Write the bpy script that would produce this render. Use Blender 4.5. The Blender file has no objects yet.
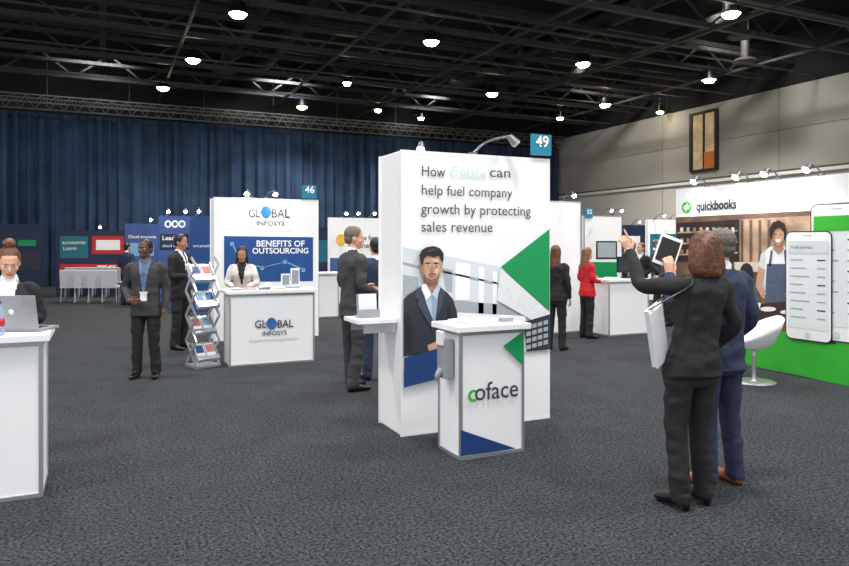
import bpy, math, random
from mathutils import Vector, Matrix, noise
from mathutils.bvhtree import BVHTree
random.seed(4)
TH=math.radians(25.0); S,C=math.sin(TH),math.cos(TH); F=690.0; EYE=1.67; HY=245.0; CX=424.5
sc=bpy.context.scene
try: sc.view_settings.view_transform='Standard'
except Exception: pass
V=Vector
def W(lat,d,z=0.0): return V((lat*C+d*S,-lat*S+d*C,z))
def floor_pt(px,py):
    d=F*EYE/(py-HY); return W((px-CX)/F*d,d)
def at_depth(px,d,z=0.0): return W((px-CX)/F*d,d,z)
# ---------------------------------------------------------------- materials
def lin(c):
    r=[]
    for x in c[:3]:
        x/=255.0; r.append(x/12.92 if x<=.04045 else ((x+.055)/1.055)**2.4)
    return (*r,1)
MC={}
def mat(name,col,rough=.5,metal=0,var=.06,scale=20,bump=0,emit=0,alpha=1,bscale=None):
    if name in MC: return MC[name]
    m=bpy.data.materials.new(name); m.use_nodes=True; nt=m.node_tree; b=nt.nodes['Principled BSDF']
    L=lin(col); tc=nt.nodes.new('ShaderNodeTexCoord'); n=nt.nodes.new('ShaderNodeTexNoise'); n.inputs['Scale'].default_value=scale
    n.inputs['Detail'].default_value=4
    nt.links.new(tc.outputs['Object'],n.inputs['Vector'])
    r=nt.nodes.new('ShaderNodeValToRGB'); e=r.color_ramp.elements
    e[0].position=.3; e[1].position=.7
    e[0].color=(*[x*(1-var) for x in L[:3]],1); e[1].color=(*[min(1,x*(1+var)) for x in L[:3]],1)
    nt.links.new(n.outputs['Fac'],r.inputs['Fac']); nt.links.new(r.outputs['Color'],b.inputs['Base Color'])
    b.inputs['Roughness'].default_value=rough; b.inputs['Metallic'].default_value=metal
    if bump:
        n2=nt.nodes.new('ShaderNodeTexNoise'); n2.inputs['Scale'].default_value=bscale or scale; nt.links.new(tc.outputs['Object'],n2.inputs['Vector'])
        bp=nt.nodes.new('ShaderNodeBump'); bp.inputs['Strength'].default_value=.6; bp.inputs['Distance'].default_value=bump
        nt.links.new(n2.outputs['Fac'],bp.inputs['Height']); nt.links.new(bp.outputs['Normal'],b.inputs['Normal'])
    if emit:
        b.inputs['Emission Color'].default_value=L; b.inputs['Emission Strength'].default_value=emit
    if alpha<1: b.inputs['Alpha'].default_value=alpha
    MC[name]=m; return m
WHITE=mat('laminate_white',(246,247,249),.45,var=.01)
WHITE2=mat('print_white',(250,251,252),.5,var=.01)
ALU=mat('aluminium',(190,192,196),.3,.7,var=.02)
STEELD=mat('truss_black_steel',(66,65,64),.5,.2,var=.2,scale=3)
CEILM=mat('ceiling_black',(22,22,23),.9,var=.2,scale=1)
BLK=mat('plastic_black',(18,18,20),.4)
GREY=mat('plastic_grey',(150,153,158),.4)
GREEN=mat('print_green',(0,150,84),.5,var=.01)
QGREEN=mat('print_lime',(56,182,54),.5,var=.02)
NAVY=mat('print_navy',(22,62,122),.5,var=.02)
INK=mat('ink_dark',(62,64,76),.5,var=.01)
INKL=mat('ink_pale',(200,230,214),.5,var=.01)
BLUE=mat('print_blue',(22,74,140),.5,var=.1,scale=2)
TEAL=mat('sign_teal',(12,128,158),.4,var=.02)
GLOBE=mat('print_globe',(40,110,170),.5,var=.3,scale=30)
RED=mat('print_red',(190,36,48),.5)
LG=mat('print_lightgrey',(216,224,228),.5,var=.05,scale=3)
MG=mat('print_midgrey',(166,176,182),.5,var=.05)
DG=mat('print_darkgrey',(44,48,58),.5,var=.1)
SKINP=mat('print_skin',(208,164,136),.5,var=.05)
BRN=mat('print_brown',(116,90,74),.5,var=.5,scale=4)
BRN2=mat('print_wood',(160,112,76),.5,var=.3,scale=6)
DBR=mat('print_darkbrown',(45,34,32),.5,var=.4,scale=6)
PAPER=mat('paper',(232,234,238),.6,var=.03)
SCREEN=mat('screen_glow',(170,200,225),.3,emit=.4)
# ---------------------------------------------------------------- geometry builder
def catmull(P,k=4):
    if len(P)<3: 
        return [P[0].lerp(P[1],i/3) for i in range(4)],[i/3 for i in range(4)]
    out=[];ts=[]
    Q=[P[0]*2-P[1]]+list(P)+[P[-1]*2-P[-2]]
    for i in range(1,len(Q)-2):
        for j in range(k):
            t=j/k;a,b,c,d=Q[i-1],Q[i],Q[i+1],Q[i+2]
            out.append(.5*((2*b)+(c-a)*t+(2*a-5*b+4*c-d)*t*t+(3*b-a-3*c+d)*t**3)); ts.append(i-1+t)
    out.append(P[-1]);ts.append(len(P)-1)
    return out,ts
class Geo:
    def __init__(s): s.v=[];s.f=[];s.m=[];s.mats=[]
    def mi(s,m):
        if m not in s.mats: s.mats.append(m)
        return s.mats.index(m)
    def add(s,vs,fs,m,M=None):
        o=len(s.v); k=s.mi(m)
        for p in vs:
            p=V(p); s.v.append(M@p if M else p)
        for f in fs: s.f.append(tuple(i+o for i in f)); s.m.append(k)
    def box(s,c,sz,m,M=None):
        x,y,z=sz[0]/2,sz[1]/2,sz[2]/2; c=V(c)
        vs=[c+V((a*x,b*y,e*z)) for a in(-1,1) for b in(-1,1) for e in(-1,1)]
        s.add(vs,[(0,1,3,2),(4,6,7,5),(0,4,5,1),(2,3,7,6),(0,2,6,4),(1,5,7,3)],m,M)
    def bb(s,a,b,m,M=None):
        a,b=V(a),V(b); s.box((a+b)/2,b-a,m,M)
    def beam(s,a,b,w,h,m):
        a,b=V(a),V(b); t=(b-a).normalized(); up=V((0,0,1)) if abs(t.z)<.95 else V((1,0,0))
        x=t.cross(up).normalized()*w/2; y=x.cross(t).normalized()*h/2
        vs=[a-x-y,a+x-y,a+x+y,a-x+y,b-x-y,b+x-y,b+x+y,b-x+y]
        s.add(vs,[(0,3,2,1),(4,5,6,7),(0,1,5,4),(1,2,6,5),(2,3,7,6),(3,0,4,7)],m)
    def loft(s,rings,m,M=None):
        n=len(rings[0]); vs=[p for r in rings for p in r]; fs=[]
        for i in range(len(rings)-1):
            for j in range(n):
                k=(j+1)%n; fs.append((i*n+j,i*n+k,(i+1)*n+k,(i+1)*n+j))
        c0=sum((V(p) for p in rings[0]),V())/n; c1=sum((V(p) for p in rings[-1]),V())/n
        a=len(vs); vs+= [c0,c1]; L=(len(rings)-1)*n
        for j in range(n):
            k=(j+1)%n; fs.append((a,k,j)); fs.append((a+1,L+j,L+k))
        s.add(vs,fs,m,M)
    def tube(s,P,R,m,n=14,ref=None,M=None,k=4):
        P=[V(p) for p in P]; R=[r if isinstance(r,tuple) else (r,r) for r in R]
        pts,ts=catmull(P,k)
        tang=[]
        for i in range(len(pts)):
            a=pts[max(0,i-1)];b=pts[min(len(pts)-1,i+1)]; tang.append((b-a).normalized())
        if ref is None:
            best=None
            for ax in (V((1,0,0)),V((0,1,0)),V((0,0,1))):
                w=max(abs(t.dot(ax)) for t in tang)
                if best is None or w<best[0]-1e-6: best=(w,ax)
            ref=best[1]
        ref=V(ref); rings=[]
        for p,t,tt in zip(pts,tang,ts):
            i=min(int(tt),len(R)-2); u=tt-i; rx=R[i][0]*(1-u)+R[i+1][0]*u; ry=R[i][1]*(1-u)+R[i+1][1]*u
            x=(ref-t*ref.dot(t)).normalized(); y=t.cross(x)
            rings.append([p+x*rx*math.cos(2*math.pi*q/n)+y*ry*math.sin(2*math.pi*q/n) for q in range(n)])
        r0=[pts[0]+(q-pts[0])*.6-tang[0]*min(R[0])*.4 for q in rings[0]]; r1=[pts[-1]+(q-pts[-1])*.6+tang[-1]*min(R[-1])*.4 for q in rings[-1]]
        s.loft([r0]+rings+[r1],m,M)
    def cyl(s,a,b,r0,r1,m,n=16,M=None):
        a,b=V(a),V(b); t=(b-a).normalized(); ref=V((0,0,1)) if abs(t.z)<.9 else V((1,0,0))
        x=(ref-t*ref.dot(t)).normalized(); y=t.cross(x)
        s.loft([[p+(x*math.cos(2*math.pi*q/n)+y*math.sin(2*math.pi*q/n))*r for q in range(n)] for p,r in((a,r0),(b,r1))],m,M)
    def ell(s,c,r,m,n=16,M=None,rot=None):
        c=V(c); rings=[]
        K=9
        for i in range(1,K):
            a=math.pi*i/K; rings.append([V((r[0]*math.sin(a)*math.cos(2*math.pi*q/n),r[1]*math.sin(a)*math.sin(2*math.pi*q/n),-r[2]*math.cos(a))) for q in range(n)])
        if rot: rings=[[rot@p for p in q] for q in rings]
        s.loft([[c+p for p in q] for q in rings],m,M)
    def mesh(s,name):
        me=bpy.data.meshes.new(name); me.from_pydata([tuple(p) for p in s.v],[],s.f)
        for m in s.mats: me.materials.append(m)
        if s.f: me.polygons.foreach_set('material_index',s.m)
        me.update(); return me
    def build(s,name,origin=None,smooth=False,bevel=0,parent=None):
        o=V(origin) if origin is not None else V((0,0,0))
        if o.length>0: s.v=[p-o for p in s.v]
        me=s.mesh(name); ob=bpy.data.objects.new(name,me); sc.collection.objects.link(ob); ob.location=o
        if smooth: me.polygons.foreach_set('use_smooth',[True]*len(me.polygons))
        if bevel:
            b=ob.modifiers.new('bevel','BEVEL'); b.width=bevel; b.segments=2; b.limit_method='ANGLE'
        if parent: setp(ob,parent)
        return ob
def setp(ob,p):
    ob.parent=p; ob.matrix_parent_inverse=Matrix.Translation(p.location).inverted()
# ---------------------------------------------------------------- flat printed panels
class Panel:
    def __init__(s,p0,d,eps=.004):
        s.o=V((p0[0],p0[1],0)); s.d=V((d[0],d[1],0)).normalized(); s.n=s.d.cross(V((0,0,1))); s.eps=eps
        s.g=Geo()
    def uv(s,px,py):
        r=(px-CX)/F; ray=V((r*C+S,-r*S+C,0)); dep=s.o.dot(s.n)/ray.dot(s.n)
        p=ray*dep; return (p-s.o).dot(s.d), EYE+(HY-py)/F*dep
    def pt(s,u,z,off=0): return s.o+s.d*u+V((0,0,z))+s.n*off
    def poly(s,pts,m,lay=1,ref=True):
        q=[s.uv(*p) if ref else p for p in pts]
        vs=[s.pt(u,z,s.eps*lay) for u,z in q]
        a=sum(q[i][0]*q[(i+1)%len(q)][1]-q[(i+1)%len(q)][0]*q[i][1] for i in range(len(q)))
        f=tuple(range(len(vs))); 
        if a<0: f=f[::-1]
        s.g.add(vs,[f],m)
    def disc(s,px,py,rx,ry,m,lay=1,n=24):
        s.poly([(px+rx*math.cos(2*math.pi*i/n),py+ry*math.sin(2*math.pi*i/n)) for i in range(n)],m,lay)
    def rrect(s,u0,z0,u1,z1,r,m,lay):
        pts=[]
        for cx,cz,a0 in((u1-r,z1-r,0),(u0+r,z1-r,90),(u0+r,z0+r,180),(u1-r,z0+r,270)):
            for i in range(6):
                a=math.radians(a0+18*i); pts.append((cx+r*math.cos(a),cz+r*math.sin(a)))
        s.poly(pts,m,lay,ref=False)
    def done(s,parent,name='graphic_print'):
        if s.g.f: s.g.build(name,parent=parent)
    def text(s,t,x0,x1,yb,m,parent,lay=2,bold=0,ys=1,hk=None):
        u0,z0=s.uv(x0,yb); u1,_=s.uv(x1,yb); return s.textu(t,u0,u1,z0,m,parent,lay,bold,ys,hk)
    def textu(s,t,u0,u1,z0,m,parent,lay=2,bold=0,ys=1,hk=None):
        cu=bpy.data.curves.new('lettering','FONT'); cu.body=t; cu.size=1; cu.offset=bold; cu.resolution_u=3
        cu.materials.append(m); ob=bpy.data.objects.new('lettering',cu); sc.collection.objects.link(ob)
        bpy.context.view_layer.update(); w=max(ob.dimensions.x,.01); k=(u1-u0)/w; kz=hk or k*ys
        p=s.pt(u0,z0,s.eps*lay); R=Matrix((( s.d.x*k,0,s.n.x*k,p.x),(s.d.y*k,0,s.n.y*k,p.y),(0,kz,0,p.z),(0,0,0,1)))
        ob.matrix_world=R; ob.parent=parent; ob.matrix_parent_inverse=Matrix.Translation(parent.location).inverted()
        return k
X_=V((1,0,0)); YN=V((0,-1,0))
# ---------------------------------------------------------------- room
def carpet():
    m=bpy.data.materials.new('carpet_charcoal'); m.use_nodes=True; nt=m.node_tree; b=nt.nodes['Principled BSDF']
    tc=nt.nodes.new('ShaderNodeTexCoord')
    n=nt.nodes.new('ShaderNodeTexNoise'); n.inputs['Scale'].default_value=48; n.inputs['Detail'].default_value=5; n.inputs['Roughness'].default_value=.8
    n2=nt.nodes.new('ShaderNodeTexNoise'); n2.inputs['Scale'].default_value=2.2; n2.inputs['Detail'].default_value=8; n2.inputs['Roughness'].default_value=.75
    r=nt.nodes.new('ShaderNodeValToRGB'); r.color_ramp.elements[0].position=.4; r.color_ramp.elements[1].position=.62
    r.color_ramp.elements[0].color=lin((16,18,21)); r.color_ramp.elements[1].color=lin((88,92,97))
    r2=nt.nodes.new('ShaderNodeValToRGB'); r2.color_ramp.elements[0].position=.3; r2.color_ramp.elements[1].position=.7
    r2.color_ramp.elements[0].color=(.7,.7,.7,1); r2.color_ramp.elements[1].color=(1,1,1,1)
    mx=nt.nodes.new('ShaderNodeMixRGB'); mx.blend_type='MULTIPLY'; mx.inputs['Fac'].default_value=1
    for a in (n,n2): nt.links.new(tc.outputs['Object'],a.inputs['Vector'])
    nt.links.new(n.outputs['Fac'],r.inputs['Fac']); nt.links.new(n2.outputs['Fac'],r2.inputs['Fac'])
    nt.links.new(r.outputs['Color'],mx.inputs[1]); nt.links.new(r2.outputs['Color'],mx.inputs[2]); nt.links.new(mx.outputs['Color'],b.inputs['Base Color'])
    b.inputs['Roughness'].default_value=.95; b.inputs['Specular IOR Level'].default_value=.1
    bp=nt.nodes.new('ShaderNodeBump'); bp.inputs['Distance'].default_value=.01; bp.inputs['Strength'].default_value=.6
    nt.links.new(n.outputs['Fac'],bp.inputs['Height']); nt.links.new(bp.outputs['Normal'],b.inputs['Normal'])
    return m
g=Geo(); g.bb((-14,-8,-.1),(23.2,32.3,0),carpet()); g.build('floor')
g=Geo(); g.bb((-14,5,9.6),(23.5,32.5,9.7),CEILM); g.build('ceiling')
g=Geo(); g.bb((-14,32.2,0),(23.4,32.4,9.6),CEILM); g.build('wall_back')
WLOW=mat('wall_lower_paint',(196,193,186),.7,var=.04,scale=.6); WUP=mat('wall_upper_panel',(162,159,151),.7,var=.05,scale=.6); SEAM=mat('wall_seam',(80,78,75),.8)
g=Geo(); g.bb((23.25,-6,0),(23.4,32.2,9.6),SEAM)
y=-6
while y<32:
    y2=min(y+3.0,32.2)
    for z0,z1,m in((0,2.2,WLOW),(2.22,4.3,WLOW),(4.5,6.0,WUP),(6.02,7.6,WUP)): g.bb((23.2,y+.012,z0),(23.26,y2-.012,z1),m)
    y=y2
g.bb((23.18,-6,7.6),(23.26,32.2,9.6),CEILM); g.build('wall_right')
g=Geo(); g.bb((23.08,-6,4.3),(23.2,32.1,4.42),mat('trim_white',(225,225,222),.5)); g.bb((23.12,-6,4.42),(23.2,32.1,4.5),SEAM); g.build('trim_1')
g=Geo(); fm=mat('window_frame_dark',(40,36,34),.5)
g.bb((23.08,20.8,4.8),(23.2,22.3,4.9),fm);g.bb((23.08,20.8,7.25),(23.2,22.3,7.35),fm);g.bb((23.08,20.8,4.9),(23.2,20.95,7.25),fm);g.bb((23.08,22.15,4.9),(23.2,22.3,7.25),fm);g.bb((23.1,21.5,4.9),(23.2,21.58,7.25),fm)
g.bb((23.15,20.9,4.9),(23.19,22.2,7.25),mat('window_warm_blind',(178,154,116),.5,var=.4,scale=3,emit=.35)); g.bb((23.1,20.95,4.9),(23.17,21.5,5.6),mat('window_blind_orange',(180,104,50),.5,emit=.2))
g.build('window_1')
# curtain
cm=mat('curtain_navy',(35,58,86),.85,var=.3,scale=1.2)
g=Geo(); n=1000; vs=[]; 
for i in range(n+1):
    x=-12+35.0*i/n; ph=x*2*math.pi/.5+1.6*noise.noise(V((x*.7,0,0)))*3
    am=.11+.08*noise.noise(V((x*.4,3,0)))
    yy=31.7+am*math.sin(ph)+.03*math.sin(ph*2.3)
    for z,k in((0.02,1.15),(3.5,1.0),(7.0,.8)): vs.append(V((x,31.7+(yy-31.7)*k,z)))
fs=[(i*3+j,i*3+3+j,i*3+4+j,i*3+1+j) for i in range(n) for j in range(2)]
g.add(vs,fs,cm); g.build('stage_curtain',smooth=True)
# ---------------------------------------------------------------- ceiling steel
g=Geo()
def truss(a,b,h,m,step=1.2,ch=.1,web=.05):
    a,b=V(a),V(b); up=V((0,0,h)); L=(b-a).length; n=int(L/step)
    g.beam(a,b,ch,ch,m); g.beam(a+up,b+up,ch,ch,m)
    for i in range(n):
        p=a.lerp(b,i/n); q=a.lerp(b,(i+.5)/n); r=a.lerp(b,(i+1)/n)
        g.beam(p,q+up,web,web,m); g.beam(q+up,r,web,web,m)
for i,yy in enumerate([11,14.6,18.2,21.8,25.4,29]):
    truss((-13,yy,8.0),(23.1,yy,8.0),.9,STEELD,2.4,.16,.06)
for xx in [-9,-4.5,0,4.5,9,13.5,18]:
    g.beam((xx,8,8.95),(xx,32,8.95),.2,.32,STEELD)
for xx in [-6.5,2.2,7,11.2,16,20.5]:
    g.beam((xx,8,7.9),(xx,32,7.9),.08,.08,STEELD)
for yy in [12.4,16.4,20,23.6,27.4]:
    g.beam((-13,yy,7.75),(23.1,yy,7.75),.06,.06,STEELD)
    g.beam((-13,yy+1,8.4),(23.1,yy+1,8.4),.2,.12,STEELD)
g.build('ceiling_truss')
g=Geo(); lt=mat('truss_aluminium',(96,96,94),.5,.3,var=.1)
truss((-12,31.2,7.05),(22.8,31.2,7.05),.42,lt,.5,.05,.03); truss((-12,30.9,7.25),(22.8,30.9,7.25),.3,lt,.5,.05,.03)
for i in range(12): g.beam((-11+3*i,31.2,7.4),(-11+3*i,31.2,9.6),.03,.03,STEELD)
g.build('curtain_rig_truss')
g=Geo()
for xx,r in((5.8,.3),(14.5,.35)):
    g.cyl((xx,8,8.9),(xx,31.5,8.9),r,r,mat('duct_dark',(44,44,44),.5,.4,var=.1),20)
g.build('ventilation_duct',smooth=True)
for (px,py) in((742,37),(745,62),(505,106),(225,72),(520,74)):
    d=(7.95-EYE)*F/(HY-py); p=at_depth(px,d,7.95)
    g=Geo(); g.cyl(p,p+V((0,0,.12)),.42,.3,STEELD,24); g.cyl(p-V((0,0,.03)),p,.3,.36,STEELD,24); g.cyl(p+V((0,0,.1)),p+V((0,0,1.65)),.14,.14,STEELD,12)
    g.build('air_diffuser',origin=p,smooth=False)
# ceiling house lights, then added wash spots for wall and curtain
LAMPG=mat('lamp_lens_warm',(255,232,186),.3,emit=40)
spots=[(238,14),(193,60),(431,42),(731,14),(583,64),(492,94),(709,80),(605,105),(302,107),(163,88),(421,118),(347,83),(560,118),(660,112),(90,108),(378,110)]
def slight(p,e,size,blend=.8,soft=.14,col=(1,.95,.88),aim=None,name='house_or_wash_light'):
    l=bpy.data.lights.new(name,'SPOT'); l.energy=e; l.spot_size=size; l.spot_blend=blend; l.shadow_soft_size=soft; l.color=col
    lo=bpy.data.objects.new(name,l); sc.collection.objects.link(lo); lo.location=p
    if aim is not None: lo.rotation_euler=(V(aim)-V(p)).to_track_quat('-Z','Y').to_euler()
for i,(px,py) in enumerate(spots):
    z=7.6; d=(z-EYE)*F/(HY-py); p=at_depth(px,d,z)
    r=.24 if i<10 else .17
    g=Geo(); g.cyl(p,p+V((0,0,.3)),r,r*.7,BLK,20); g.cyl(p-V((0,0,.09)),p,r*.6,r*.95,LAMPG,20)
    g.cyl(p+V((0,0,.3)),p+V((0,0,.6)),.025,.025,BLK,8)
    g.bb(p+V((-.28,-.02,.1)),p+V((-.25,.02,.5)),BLK); g.bb(p+V((.25,-.02,.1)),p+V((.28,.02,.5)),BLK); g.bb(p+V((-.28,-.02,.47)),p+V((.28,.02,.5)),BLK)
    g.build('ceiling_spotlight',origin=p)
    if i<11: slight(p-V((0,0,.2)),1500,2.2)
for x,yy in((-4,4),(2,3),(8,2),(-1,9.5),(5.5,9),(11,8),(1.5,14.5),(8,14.5),(14.5,13),(-5,14)):
    slight((x,yy,8.6),1500,2.3,.9,.5,(1,.97,.93))
for yy in (9,16,23): slight((18,yy,9.2),1500,1.7,.9,.4,(1,.97,.92),(23.2,yy+3,4.5))  # added wash spots without fixtures, only to brighten the right wall
for x in (-7,0,7,14): slight((x,27,9.2),1100,1.8,.9,.4,(.9,.96,1),(x-1,32,4))  # added spots without fixtures, only to lift the curtain
w=bpy.data.worlds.new('world'); sc.world=w; w.use_nodes=True
w.node_tree.nodes['Background'].inputs['Color'].default_value=(.97,.985,1,1); w.node_tree.nodes['Background'].inputs['Strength'].default_value=1.15
# ---------------------------------------------------------------- booth helpers
def slab(name,p0,dirv,length,h,t,m=WHITE,frame=True,z0=0):
    P=Panel(p0,dirv); g=Geo()
    def q(u,z,o): return P.pt(u,z,o)
    def bx(u0,u1,za,zb,o0,o1,mm):
        vs=[q(u,z,o) for u in(u0,u1) for o in(o0,o1) for z in(za,zb)]
        g.add(vs,[(0,1,3,2),(4,6,7,5),(0,4,5,1),(2,3,7,6),(0,2,6,4),(1,5,7,3)],mm)
    bx(.012,length-.012,z0+.012,h-.012,-.001,-t+.001,m)
    for u in (0,length-.025):
        for o in (.001,-t+.024): bx(u,u+.025,z0,h,o,o-.025,ALU if frame else m)
    for z in (z0,h-.03):
        bx(.02,length-.02,z,z+.03,0.0005,-t-.0005,ALU if frame else m)
    ob=g.build(name,origin=(p0[0],p0[1],0)); return P,ob
ARM=mat('lamp_arm_grey',(110,112,116),.35,.6)
def spot_arm(base,d,L=.32,lit=True,light=None,rise=.16,hs=1.0):
    base=V(base)+V((0,0,.004)); d=V(d).normalized(); g=Geo()
    g.bb(base+V((-.03,-.03,0)),base+V((.03,.03,.03)),ARM)
    e=base+d*L+V((0,0,rise)); g.tube([base+V((0,0,.02)),base+d*L*.4+V((0,0,rise*.75)),e],[.01,.01,.01],ARM,8)
    h=e+d*.03; q=h+V((0,0,-.07))+d*.03; g.cyl(e,q,.028*hs,.045*hs,ARM,14)
    ax=(q-e).normalized()
    g.cyl(q-ax*.005,q+ax*.016,.044*hs,.036*hs,mat('lamp_lens_white',(255,250,240),.3,emit=90) if lit else mat('lamp_lens_off',(200,200,200),.3),14)
    g.build('display_spotlight',origin=base)
    if light is not None: slight(q+ax*.06,light[0],2.0,.8,.04,(1,.97,.92),light[1],'display_lamp')
def numsign(P,parent,x0,x1,y0,y1,t):
    u0,z1=P.uv(x0,y0); u1,z0=P.uv(x1,y1); g=Geo(); vs=[P.pt(u,z,o) for u in(u0,u1) for o in(.03,0) for z in(z0,z1)]
    g.add(vs,[(0,1,3,2),(4,6,7,5),(0,4,5,1),(2,3,7,6),(0,2,6,4),(1,5,7,3)],TEAL); g.build('number_sign',parent=parent)
    P.text(t,x0+(x1-x0)*.18,x1-(x1-x0)*.15,y0+(y1-y0)*.58,WHITE2,parent,lay=9,bold=.02)
def counter(name,p0,w,dp,h,over=.04):
    g=Geo(); x,y=p0[0],p0[1]
    g.bb((x+.01,y+.01,.01),(x+w-.01,y+dp-.01,h-.04),WHITE)
    for a in (x,x+w-.025):
        for b in (y,y+dp-.025): g.bb((a,b,0),(a+.025,b+.025,h-.045),ALU)
    for z in (0,h-.075):
        g.bb((x+.02,y-.0005,z),(x+w-.02,y+.02,z+.03),ALU); g.bb((x+.02,y+dp-.02,z),(x+w-.02,y+dp+.0005,z+.03),ALU)
        g.bb((x-.0005,y+.02,z),(x+.02,y+dp-.02,z+.03),ALU); g.bb((x+w-.02,y+.02,z),(x+w+.0005,y+dp-.02,z+.03),ALU)
    g.bb((x-over,y-over,h-.045),(x+w+over,y+dp+over,h),WHITE)
    ob=g.build(name,origin=(x,y,0),bevel=.003)
    return Panel((x,y),X_),ob
def laptop(p,yaw,m=GREY,open_a=15,w=.34):
    M=Matrix.Translation(p)@Matrix.Rotation(yaw,4,'Z'); g=Geo()
    g.box((0,0,.012),(w,.23,.02),m,M); 
    for r in range(4): g.box((0,-.02+.03*r-.03,.024),(w*.85,.022,.003),BLK,M)
    A=Matrix.Translation((0,-.115,.022))@Matrix.Rotation(math.radians(open_a),4,'X')
    g.box((0,0,.115),(w,.012,.23),m,M@A); g.box((0,.0075,.118),(w*.93,.002,.2),SCREEN,M@A); g.cyl((0,-.0075,.12),(0,-.006,.12),.018,.018,WHITE,14,M@A)
    return g.build('laptop',origin=p,bevel=.002)
def brochures(p,yaw=0,n=6,w=.1,l=.21,cols=None,name='brochure_stack'):
    p=V(p)+V((0,0,.001)); g=Geo(); M=Matrix.Translation(p)@Matrix.Rotation(yaw,4,'Z')
    for i in range(n):
        a=random.uniform(-.05,.05); g.box((random.uniform(-.004,.004),random.uniform(-.004,.004),.004+.006*i),(w,l,.005),(cols or [PAPER])[i%len(cols or [1])],M@Matrix.Rotation(a,4,'Z'))
    return g.build(name,origin=p)
# ---------------------------------------------------------------- main tower
c0=floor_pt(401,437); TW=1.56; TD=.54; THt=2.5
P,tower=slab('display_tower',c0,X_,TW,THt,TD,WHITE,frame=False)
P.poly([(402.6,247),(500,267),(549,311),(549,352),(438,352),(402.6,357)],LG,1)
for a,b,c_,d_ in((455,470,262,300),(478,484,266,318),(492,497,270,318)): P.poly([(a,c_),(b,c_+2),(b-1,d_),(a,d_)],WHITE2,2)
P.poly([(402.6,262),(500,283),(500,285),(402.6,264)],MG,2); P.poly([(450,300),(520,306),(520,316),(450,312)],MG,2)
P.poly([(403,275),(418,277),(418,296),(403,296)],MG,2); P.poly([(442,268),(452,270),(452,292),(446,290)],MG,2)
P.poly([(452,312),(525,316),(525,352),(452,352)],WHITE2,3)
P.poly([(500,267),(548.6,229),(548.6,311)],GREEN,4)
P.poly([(500,268),(548.6,312),(548.6,330),(496,300)],mat('print_palegrey',(234,237,239),.5),4)
P.poly([(522,322),(548.6,314),(548.6,349),(526,351)],DG,5)
for i in range(4):
    for j in range(4):
        a=525+j*5.7; b=325.5+i*6.3-j*1.6+i*.3; P.poly([(a,b),(a+4.4,b-1.2),(a+4.4,b+3),(a,b+4)],MG,6)
# printed portrait
LAP=mat('print_lapel',(64,70,86),.5); SH1=mat('print_skin_shade',(176,128,102),.5); SH2=mat('print_skin_deep',(140,96,76),.5); SHL=mat('print_skin_light',(228,188,162),.5); SHT1=mat('print_shirt',(186,204,222),.5); SHT2=mat('print_shirt_shade',(150,170,196),.5); HRH=mat('print_hair_light',(84,62,50),.5)
P.poly([(402.6,299),(408,294),(415,290),(422,286),(437,287),(446,292),(452,299),(456,312),(457,330),(452,352),(402.6,356)],DG,5)
P.poly([(404,318),(407,310),(412,330),(410,352),(407,352)],mat('print_jacket_dark',(30,33,42),.5),6); P.poly([(446,306),(449,304),(451,326),(447,345)],MC['print_jacket_dark'],6)
P.poly([(419,287),(438,286),(437,300),(434,324),(425,308)],SHT1,6); P.poly([(430,292),(437,288),(437,300),(434,324),(431,312)],SHT2,7)
P.poly([(419.5,286),(425,303),(433.5,324),(431.5,330),(416,304),(417.5,299),(413,297),(415,289)],LAP,7)
P.poly([(437,285.5),(443,290),(444,296),(441,298),(442,302),(433.5,324),(436.5,300)],LAP,7)
P.poly([(421,284),(424.5,284),(430,294),(425,300),(420,289)],WHITE2,8); P.poly([(430,294),(437,284),(438.5,288),(435,299)],SHT1,8)
P.poly([(422,274),(436.5,274),(436.5,284),(430.5,293),(423,284)],SH1,7)
P.poly([(420,262),(420.2,270),(422,277),(425.5,282),(430,284),(434.5,281.5),(437.8,276),(439.4,268),(439.4,259),(434,255),(425,255)],SKINP,8)
P.poly([(420,262),(420.2,270),(422,277),(425.5,282),(427.5,283),(424,275),(422.5,266),(422.6,259)],SH1,9)
P.poly([(429,258),(437,259),(437,262.5),(430,262)],SHL,9); P.poly([(432.5,269),(437,268),(436,273),(433.5,274)],SHL,9)
P.disc(419.6,268.6,1.5,3.3,SH1,8); P.disc(440,266.6,1.1,3.0,SKINP,8)
P.poly([(419.6,265),(418,261),(417.6,255),(420,250),(425,247),(432,246),(438,248.2),(441.6,253),(441.6,259),(440,265),(439,259.5),(436.5,256),(431,257),(425.5,255.5),(422,259),(421,264.5)],DBR,10)
P.poly([(424,251),(431,248),(437,250),(432,250.5),(427,252.5)],HRH,11)
P.poly([(422,273),(425,277.6),(430,279.6),(435,277.4),(438,272),(437.4,277.5),(434.5,282),(430,284.4),(425.4,282.4),(422.3,278)],mat('print_beard',(134,98,80),.5),10); P.poly([(426.6,273.6),(430.3,272.8),(434,273.4),(434,274.8),(426.6,275)],MC['print_beard'],10)
for a in (425.8,434.2): P.poly([(a-2,265.8),(a,264.8),(a+2,265.6),(a,266.8)],WHITE2,10); P.disc(a,265.8,.8,.9,DBR,11); P.poly([(a-2.7,263.2),(a,262.2),(a+2.7,262.8),(a+2.5,263.7),(a-2.5,264)],DBR,11)
P.poly([(429.6,265),(430.6,265),(432,271),(430.2,272.2),(428.2,271.2)],SH1,10); P.poly([(426.8,275.6),(430.2,275),(433.4,275.4),(431.6,277.2),(428.4,277.2)],mat('print_lip',(170,100,90),.5),11)
P.poly([(426,345),(437,340),(450,343),(450,352),(428,352)],SKINP,7)
P.poly([(402.6,358),(452,343),(452,374),(402.6,387)],NAVY,8)
HK=None
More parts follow.
